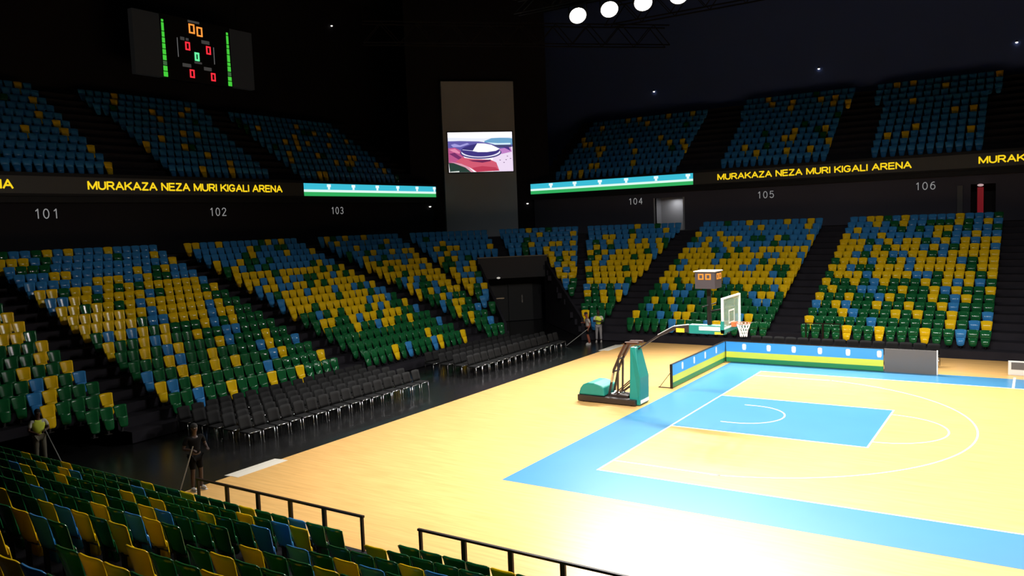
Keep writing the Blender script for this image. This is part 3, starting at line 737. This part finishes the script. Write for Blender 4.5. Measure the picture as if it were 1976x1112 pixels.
mb = MB(); mb.box((0, -.03, .0), (1.9, .03, .95), M_grey); put('panel', mb, t); mb = MB(); mb.box((1.9, -.04, 0), (1.94, .04, .97), M_white); mb.box((0, .03, .1), (1.9, .05, .14), M_metal); put('end_post', mb, t)
for x in (.3, 1.6): mb = MB(); mb.box((x-.03, .03, 0), (x+.03, .5, .03), M_metal); put('foot', mb, t)
t = thing('courtside_board', 'low white-framed board with grey face at right edge beyond the sideline', 'board', (8.76, 17.75, 0))
mb = MB(); mb.box((0, -.04, 0), (4, .04, .55), M_white); put('frame', mb, t); mb = MB(); mb.box((.1, -.05, .22), (3.9, -.04, .5), M_grey); put('face', mb, t)
for x in (.3, 3.6): mb = MB(); mb.box((x-.03, .04, 0), (x+.03, .4, .03), M_metal); put('foot', mb, t)
# ------------------------------------------------------------------ basketball hoop
hp = thing('basketball_hoop', 'teal padded portable basketball hoop behind the baseline', 'basketball hoop', (-3, 7.5, 0))
def hput(name, mb, parent=None, smooth=False, bevel=0):
    mb.v = [v-Vector((-3, 7.5, 0)) for v in mb.v]
    return put(name, mb.mesh(name, smooth), parent or hp, None, bevel)
M_hb = mat('hoop_black', (.022, .014, .012), .45)
M_hbr = mat('hoop_brown_arm', (.06, .022, .012), .4)
mb = MB(); mb.prism([(-4.42, .03), (-2.12, .03), (-2.12, .22), (-4.42, .26)], 6.95, 8.05, M_hb); mb.box((-3.2, 7.2, .22), (-2.5, 7.8, .32), M_hb); hput('base', mb, None, False, .02)
for x in (-4.2, -2.3):
    for y in (7.05, 7.95):
        mb = MB(); mb.bar((x, y-.04, .06), (x, y+.04, .06), .06, None, M_black, 12); hput('caster', mb)
mb = MB(); pr_ = [(-4.4, .26)]+[(-4.32+.0*i, .5) for i in range(1)]+[(-4.2, .64), (-4.0, .72), (-3.75, .72), (-3.5, .66), (-3.35, .58), (-3.33, .26)]
mb.prism(pr_, 6.98, 8.02, M_teal); hput('counterweight_cover', mb, None, False, .05)
mb = MB()
prof = [(-2.42, .02), (-2.0, .02), (-1.98, 1.0), (-2.1, 1.6), (-2.18, 2.07), (-2.42, 2.07)]
mb.prism(prof, 7.1, 7.9, M_teal)
for i, v in enumerate(mb.v):
    if v.z > 1.2: v.y = 7.5+(v.y-7.5)*(1-.45*(v.z-1.2)/.9)
tw = hput('tower_pad', mb, None, False, .04)
mb = MB(); mb.box((-1.995, 7.15, .08), (-1.985, 7.85, .2), M_white); hput('label_strip', mb, tw)
mb = MB()
for y in (7.3, 7.7):
    mb.bar((-3.3, y, .25), (-3.08, y, 1.2), .09, .06, M_hb); mb.bar((-3.08, y, 1.2), (-2.85, y, 1.68), .10, .07, M_hb); mb.bar((-2.85, y, 1.68), (-2.55, y, 2.22), .16, .08, M_hbr); mb.bar((-2.6, y, 2.2), (-2.1, y, 2.22), .16, .08, M_hbr)
    mb.bar((-2.95, y, .3), (-2.9, y, 1.6), .07, .05, M_hb); mb.bar((-3.1, y, .3), (-2.35, y, .95), .04, None, M_hb); mb.bar((-3.0, y, .28), (-2.35, y, .75), .04, None, M_hb)
mb.bar((-3.05, 7.3, 1.15), (-3.05, 7.7, 1.15), .05, None, M_hb); mb.bar((-2.9, 7.3, 1.6), (-2.9, 7.7, 1.6), .05, None, M_hb)
hput('lift_arm', mb)
mb = MB(); mb.bar((-3.17, 7.27, .75), (-3.1, 7.27, 1.1), .07, .05, M_chrome); mb.bar((-3.2, 7.3, .3), (-2.85, 7.7, .3), .05, None, M_chrome, 8); mb.ball((-3.15, 7.5, .33), .08, M_chrome); hput('hydraulic_ram', mb)
mb = MB(); pts = [(-2.2, 2.0), (-1.42, 2.52), (-.84, 2.84), (-.3, 2.92), (1.12, 2.92), (1.12, 2.70), (-.3, 2.66), (-.8, 2.72), (-1.4, 2.46), (-2.2, 1.95)]
mb.prism(pts, 7.42, 7.58, M_hb); bm_ = hput('boom', mb, None, False, .015)
mb = MB(); mb.prism([(p[0], p[1]+.005) for p in pts[1:4]]+[(-.3, 2.94), (-.84, 2.865), (-1.42, 2.545)], 7.44, 7.56, M_white); hput('edge_highlight', mb, bm_)  # white strip stands in for light along the boom's top edge
mb = MB(); mb.box((-.72, 7.405, 2.66), (-.42, 7.415, 2.8), mat('yellow_tag', (.75, .5, .02), .5)); hput('yellow_plate', mb, bm_)
mb = MB(); mb.box((-.25, 7.36, 2.64), (1.0, 7.64, 2.95), M_teal); ap = hput('arm_pad', mb, None, False, .03)
mb = MB(); mb.box((.12, 7.35, 2.77), (.85, 7.358, 2.9), M_white); hput('label_strip', mb, ap)
mb = MB(); mb.box((.66, 7.352, 2.65), (.95, 7.358, 2.73), MATS['yellow_tag']); hput('yellow_plate', mb, ap)
# backboard
def glass():
    m = bpy.data.materials.new('backboard_glass'); m.use_nodes = True; nt = m.node_tree; b = nt.nodes['Principled BSDF']
    b.inputs['Base Color'].default_value = (.55, .75, .6, 1); b.inputs['Roughness'].default_value = .08; b.inputs['Alpha'].default_value = .28
    return m
mb = MB(); mb.box((1.18, 6.64, 2.94), (1.2, 8.36, 3.91), glass()); bb = hput('backboard', mb)
def ringframe(y0, y1, z0, z1, w, x0, x1, m):
    mb = MB()
    for a in ((y0, z0, y1, z0+w), (y0, z1-w, y1, z1), (y0, z0+w, y0+w, z1-w), (y1-w, z0+w, y1, z1-w)): mb.box((x0, a[0], a[1]), (x1, a[2], a[3]), m)
    return mb
hput('board_frame', ringframe(6.6, 8.4, 2.9, 3.95, .05, 1.15, 1.225, M_white), bb)
hput('target_square', ringframe(7.205, 7.795, 3.05, 3.5, .05, 1.2, 1.204, M_white), bb)
mb = MB(); mb.box((1.14, 6.56, 2.8), (1.24, 8.44, 2.92), M_teal); mb.box((1.14, 6.56, 2.8), (1.24, 6.62, 3.2), M_teal); mb.box((1.14, 8.38, 2.8), (1.24, 8.44, 3.2), M_teal); hput('edge_pad', mb, bb)
M_or = mat('rim_orange', (.75, .14, .04), .4)
mb = MB(); mb.box((1.22, 7.38, 2.93), (1.36, 7.62, 3.08), M_or)
k = 24; pr = [(1.59+.235*math.cos(2*PI*i/k), 7.5+.235*math.sin(2*PI*i/k), 3.05) for i in range(k+1)]
mb.path(pr, .012, M_or, 6); rim = hput('rim', mb)
mb = MB(); nn = 12; lv = [(.225, 3.04), (.19, 2.93), (.15, 2.82), (.12, 2.71), (.115, 2.6)]
for j in range(4):
    for i in range(nn):
        for s in (-.5, .5):
            a0 = 2*PI*(i+(j % 2)*.5)/nn; a1 = 2*PI*(i+(j % 2)*.5+s)/nn
            mb.bar((1.59+lv[j][0]*math.cos(a0), 7.5+lv[j][0]*math.sin(a0), lv[j][1]), (1.59+lv[j+1][0]*math.cos(a1), 7.5+lv[j+1][0]*math.sin(a1), lv[j+1][1]), .012, None, mat('net_cord', (.85, .8, .78), .8))
hput('net', mb, rim)
mb = MB(); mb.box((.38, 7.45, 2.93), (.5, 7.55, 4.2), M_metal); mb.bar((.44, 7.5, 3.4), (1.16, 7.0, 3.55), .03, None, M_metal); mb.bar((.44, 7.5, 3.4), (1.16, 8.0, 3.55), .03, None, M_metal); mb.bar((.44, 6.8, 3.62), (.44, 8.2, 3.62), .03, None, M_metal); hput('clock_post', mb)
M_sc = mat('shot_clock_case', (.05, .04, .045), .5)
mb = MB(); mb.box((.1, 7.12, 4.2), (.78, 7.8, 4.76), M_sc); mb.box((.06, 7.08, 4.76), (.82, 7.84, 4.79), mat('lit_lid', (.5, .46, .42), .5)); sc = hput('shot_clock', mb)  # pale lid colour holds the light that falls on the clock top
M_dg = em((255, 160, 60), 1.1)
for (o_, r_) in (((.14, 7.115, 4.5), (1, 0, 0)), ((.785, 7.22, 4.5), (0, 1, 0))):
    Fz = face_frame(o_, r_, (0, 0, 1)); mb = MB()
    for x in (.09, .34):
        for a in ((0, 0, .19, .045), (0, .155, .19, .2), (0, .045, .045, .155), (.145, .045, .19, .155)): mb.box((x+a[0]-.02, a[1], 0), (x+a[2]-.02, a[3], .008), M_dg, Fz)
    hput('digit', mb, sc)
# ------------------------------------------------------------------ people
def skin_obj(name, J, E, material, parent, loc=None, levels=2, root=0):
    """J: list of (x,y,z,rx[,ry]); E: edges"""
    me = bpy.data.meshes.new(name); me.from_pydata([j[:3] for j in J], E, []); o = bpy.data.objects.new(name, me); C.objects.link(o)
    o.modifiers.new('skin', 'SKIN'); sd = o.modifiers.new('smooth', 'SUBSURF'); sd.levels = levels; sd.render_levels = levels
    sv = me.skin_vertices[0].data
    for i, j in enumerate(J): sv[i].radius = (j[3], j[4] if len(j) > 4 else j[3]); sv[i].use_root = (i == root)
    dg = bpy.context.evaluated_depsgraph_get(); me2 = bpy.data.meshes.new_from_object(o.evaluated_get(dg))
    bpy.data.objects.remove(o); me2.name = name
    me2.materials.clear(); me2.materials.append(material)
    for p in me2.polygons: p.use_smooth = True
    return put(name, me2, parent)
def person(label, loc, rz, skin_c, hair_c, shirt_m, trouser_m, shoe_m, P, vest_m=None, shorts=False, scale=1.0):
    t = thing('person', label, 'person', loc, rz); t.scale = (scale,)*3
    M_s = mat('skin_%d' % int(skin_c[0]*1000), skin_c, .55)
    V = Vector
    J = []; E = []
    def add(p, r, frm=None, r2=None):
        J.append((*p, r, r2 or r)); i = len(J)-1
        if frm is not None: E.append((frm, i))
        return i
    hip = V((0, 0, .93)); lean = P.get('lean', 0)
    ch = V((0, lean*.35, 1.25)); nk = V((0, lean*.6, 1.47))
    a = add(hip, .13, None, .10); b = add((hip+ch)/2, .115, a, .09); c = add(ch, .15, b, .10); d = add(nk, .06, c)
    hd = nk+V((0, .02+lean*.1+P.get('nod', 0)*.3, .1)); e = add(hd, .065, d, .075); f = add(hd+V((0, .015+P.get('nod', 0)*.3, .09)), .082, e, .098); g = add(hd+V((0, .0+P.get('nod', 0)*.3, .165)), .06, f, .075)
    nose = add(hd+V((0, .115+P.get('nod', 0)*.2, .065)), .014, f)
    for s in (-1, 1): add(hd+V((s*.088, -.005, .07)), .016, f)
    hands = {}
    for s, sh, el, wr in ((-1, P['Ls'], P['Le'], P['Lw']), (1, P['Rs'], P['Re'], P['Rw'])):
        sh, el, wr = V(sh), V(el), V(wr)
        s1 = add(sh, .055, c); s2 = add(el, .042, s1); s3 = add((el*.35+wr*.65), .035, s2); s4 = add(wr, .026, s3)
        dv = (wr-el).normalized(); pm = wr+dv*.055; p5 = add(pm, .032, s4, .02); kn = wr+dv*.095
        side = dv.cross(V((0, 0, 1))); side = side.normalized() if side.length > .1 else V((1, 0, 0))
        up = side.cross(dv).normalized(); cu = P.get('curl', .6)
        for k, ln in zip((-1.5, -.5, .5, 1.5), (.062, .078, .074, .058)):
            k0 = kn+side*k*.017; f1 = add(k0, .010, p5); f2 = add(k0+dv*ln*.5-up*ln*cu*.4, .009, f1); add(k0+dv*ln*.6-up*ln*cu*1.0, .008, f2)
        t1 = add(wr+dv*.03+side*s*-.032, .011, p5); add(wr+dv*.075+side*s*-.05-up*.02, .009, t1)
        hands[s] = pm
    feet = {}
    for s, kn, an in ((-1, P['Lk'], P['La']), (1, P['Rk'], P['Ra'])):
        kn, an = V(kn), V(an); h = V((s*.09, 0, .88))
        l1 = add(h, .095, a); l2 = add((h+kn)/2, .08, l1); l3 = add(kn, .056, l2); l4 = add(kn*.62+an*.38+V((0, -.015, 0)), .056, l3); l5 = add(an, .036, l4)
        add(an+V((s*.015, .13, -.045)), .03, l5); feet[s] = (h, kn, an)
    body = skin_obj('body', J, E, M_s, t)
    # face details
    hc = hd+V((0, .015+P.get('nod', 0)*.3, .09))
    mb = MB()
    for s in (-1, 1): mb.ball(hc+V((s*.032, .085, -.005)), .011, mat('eye_white', (.7, .68, .65), .3)); mb.ball(hc+V((s*.032, .094, -.005)), .006, M_black)
    put('eyes', mb.mesh('eyes', True), t)
    mb = MB(); mb.ball(hc+V((0, .082, -.065)), .022, mat('lip', (.12, .04, .035), .5), 8, 5, (1, .45, .35)); put('mouth', mb.mesh('mouth', True), t)
    mb = MB(); mb.ball(hc+V((0, -.012, .025)), .1, mat('hair_dark', (.006, .005, .005), .9), 14, 8, (.9, 1.04, .92)); put('hair', mb.mesh('hair', True), t)
    # shirt
    J = []; E = []
    a = add(hip+V((0, 0, -.02)), .145, None, .115); b = add((hip+ch)/2, .14, a, .11); c = add(ch, .165, b, .115); add(nk+V((0, 0, -.05)), .075, c)
    for s, sh, el in ((-1, P['Ls'], P['Le']), (1, P['Rs'], P['Re'])):
        sh, el = V(sh), V(el); s1 = add(sh, .07, c); add(sh+(el-sh)*.75, .062, s1)
    skin_obj('shirt', J, E, shirt_m, t)
    if vest_m:
        J = []; E = []
        a = add(hip+V((0, 0, .0)), .155, None, .125); b = add((hip+ch)/2, .15, a, .12); c = add(ch, .175, b, .125); add(nk+V((0, 0, -.09)), .10, c)
        for s, sh in ((-1, P['Ls']), (1, P['Rs'])): add(V(sh)*.92+ch*.08, .082, c)
        vo = skin_obj('safety_vest', J, E, vest_m, t)
        mb = MB(); mb.box((-.17, -.13, 1.06), (.17, .13, 1.1), mat('reflective_tape', (.75, .76, .74), .35))
    # trousers
    J = []; E = []
    a = add(hip, .142, None, .112)
    for s in (-1, 1):
        h, kn, an = feet[s]
        l1 = add(h, .11, a); l2 = add((h+kn)/2, .095, l1)
        if shorts: add(kn+(h-kn)*.12, .08, l2)
        else:
            l3 = add(kn, .072, l2); add(an+V((0, 0, .03)), .06, l3)
    skin_obj('shorts' if shorts else 'trousers', J, E, trouser_m, t)
    for s in (-1, 1):
        h, kn, an = feet[s]
        mb = MB(); mb.ball(an+V((s*.012, .07, -.03)), .05, shoe_m, 12, 7, (.95, 2.7, .9)); mb.box((an.x+s*.012-.045, an.y-.06, 0), (an.x+s*.012+.045, an.y+.195, .02), shoe_m)
        put('shoe', mb.mesh('shoe', True), t)
    return t, hands
M_hiv = mat('hi_vis_yellow', (.62, .72, .06), .6, noise=.08, nscale=6)
M_grt = mat('grey_shirt', (.33, .30, .28), .8, noise=.1, nscale=5)
M_tan = mat('khaki_trousers', (.11, .10, .07), .8, noise=.1, nscale=5)
M_gtr = mat('grey_trousers', (.22, .21, .22), .8, noise=.1, nscale=5)
M_blk = mat('black_cloth', (.004, .004, .0045), .9, spec=.08)
M_shoe = mat('light_shoe', (.38, .36, .34), .6); M_bshoe = mat('black_shoe', (.012, .012, .012), .5)
STAND = dict(Lk=(-.11, .02, .49), La=(-.12, 0, .09), Rk=(.11, .02, .49), Ra=(.12, 0, .09))
def mop(label, name, a, b, head, hm):
    t = thing(name, label, 'mop', b)
    mb = MB(); mb.bar((0, 0, .05), Vector(a)-Vector(b), .016, None, mat('mop_handle', (.2, .2, .19), .4), 8); put('handle', mb, t)
    mb = MB(); mb.box((-head, -.06, 0), (head, .06, .05), hm); put('mop_head', mb, t)
# 1 left, yellow vest
P1 = dict(STAND, Ls=(-.19, 0, 1.40), Le=(-.27, .06, 1.13), Lw=(-.10, .24, 1.10), Rs=(.19, 0, 1.40), Re=(.29, .06, 1.12), Rw=(.16, .27, 1.06), nod=.02)
p1 = Vector((-15.1, -6.8, -.03))
r1 = -1.75
person('person in a yellow hi-vis vest with khaki trousers holding a mop at far left', p1, r1, (.07, .03, .02), 0, mat('white_shirt', (.5, .5, .46), .8), M_tan, M_bshoe, P1, M_hiv, scale=.96)
Rm = Matrix.Rotation(r1, 4, 'Z')
mop('long mop leaning from the hands of the vested person at far left', 'floor_mop', p1+Rm @ Vector((-.08, .3, 1.12)), Vector((-13.9, -6.75, -.03)), .3, M_grt)
# 2 dark clothed
P2 = dict(STAND, Ls=(-.2, 0, 1.42), Le=(-.30, -.02, 1.14), Lw=(-.22, .22, 1.12), Rs=(.2, 0, 1.42), Re=(.30, -.02, 1.14), Rw=(.2, .23, 1.13), Rk=(.12, .05, .49))
person('person in black t-shirt and black shorts standing at the corner of the wooden court', Vector((-8.56, -6.12, 0)), -1.7, (.03, .012, .008), 0, M_blk, M_blk, M_shoe, P2, None, True)
mop('upright mop held by the black-clothed person at the corner of the wooden court', 'floor_mop', Vector((-8.56, -6.12, 0))+Matrix.Rotation(-1.7, 4, 'Z') @ Vector((.2, .3, 1.25)), Vector((-8.45, -6.75, 0)), .2, M_blk)
# 3 grey shirt
P3 = dict(Ls=(-.19, .02, 1.40), Le=(-.30, -.05, 1.12), Lw=(-.34, .06, .92), Rs=(.19, .02, 1.40), Re=(.26, .12, 1.15), Rw=(.10, .26, 1.2), Lk=(-.11, .06, .49), La=(-.12, -.02, .09), Rk=(.11, -.02, .49), Ra=(.13, -.12, .09), nod=.05, lean=.06)
p3 = Vector((-10.42, 19.2, -.03)); r3 = 2.3
person('person in grey t-shirt and dark shorts pulling a mop beyond the court', p3, r3, (.20, .05, .025), 0, M_grt, M_blk, M_shoe, P3, None, True)
mop('long-handled mop dragged behind the grey-shirted person', 'floor_mop', p3+Matrix.Rotation(r3, 4, 'Z') @ Vector((-.36, .1, .9)), Vector((-11.25, 18.3, -.03)), .3, M_blk)
# 4 yellow vest far
P4 = dict(STAND, Ls=(-.19, 0, 1.40), Le=(-.26, .08, 1.13), Lw=(-.06, .25, 1.16), Rs=(.19, 0, 1.40), Re=(.26, .08, 1.13), Rw=(.08, .27, 1.2))
person('person in a yellow hi-vis vest and grey trousers with folded arms beyond the court', Vector((-10.35, 20.3, -.03)), 3.5, (.03, .016, .012), 0, mat('white_shirt', (.5, .5, .46), .8), M_gtr, M_shoe, P4, M_hiv)
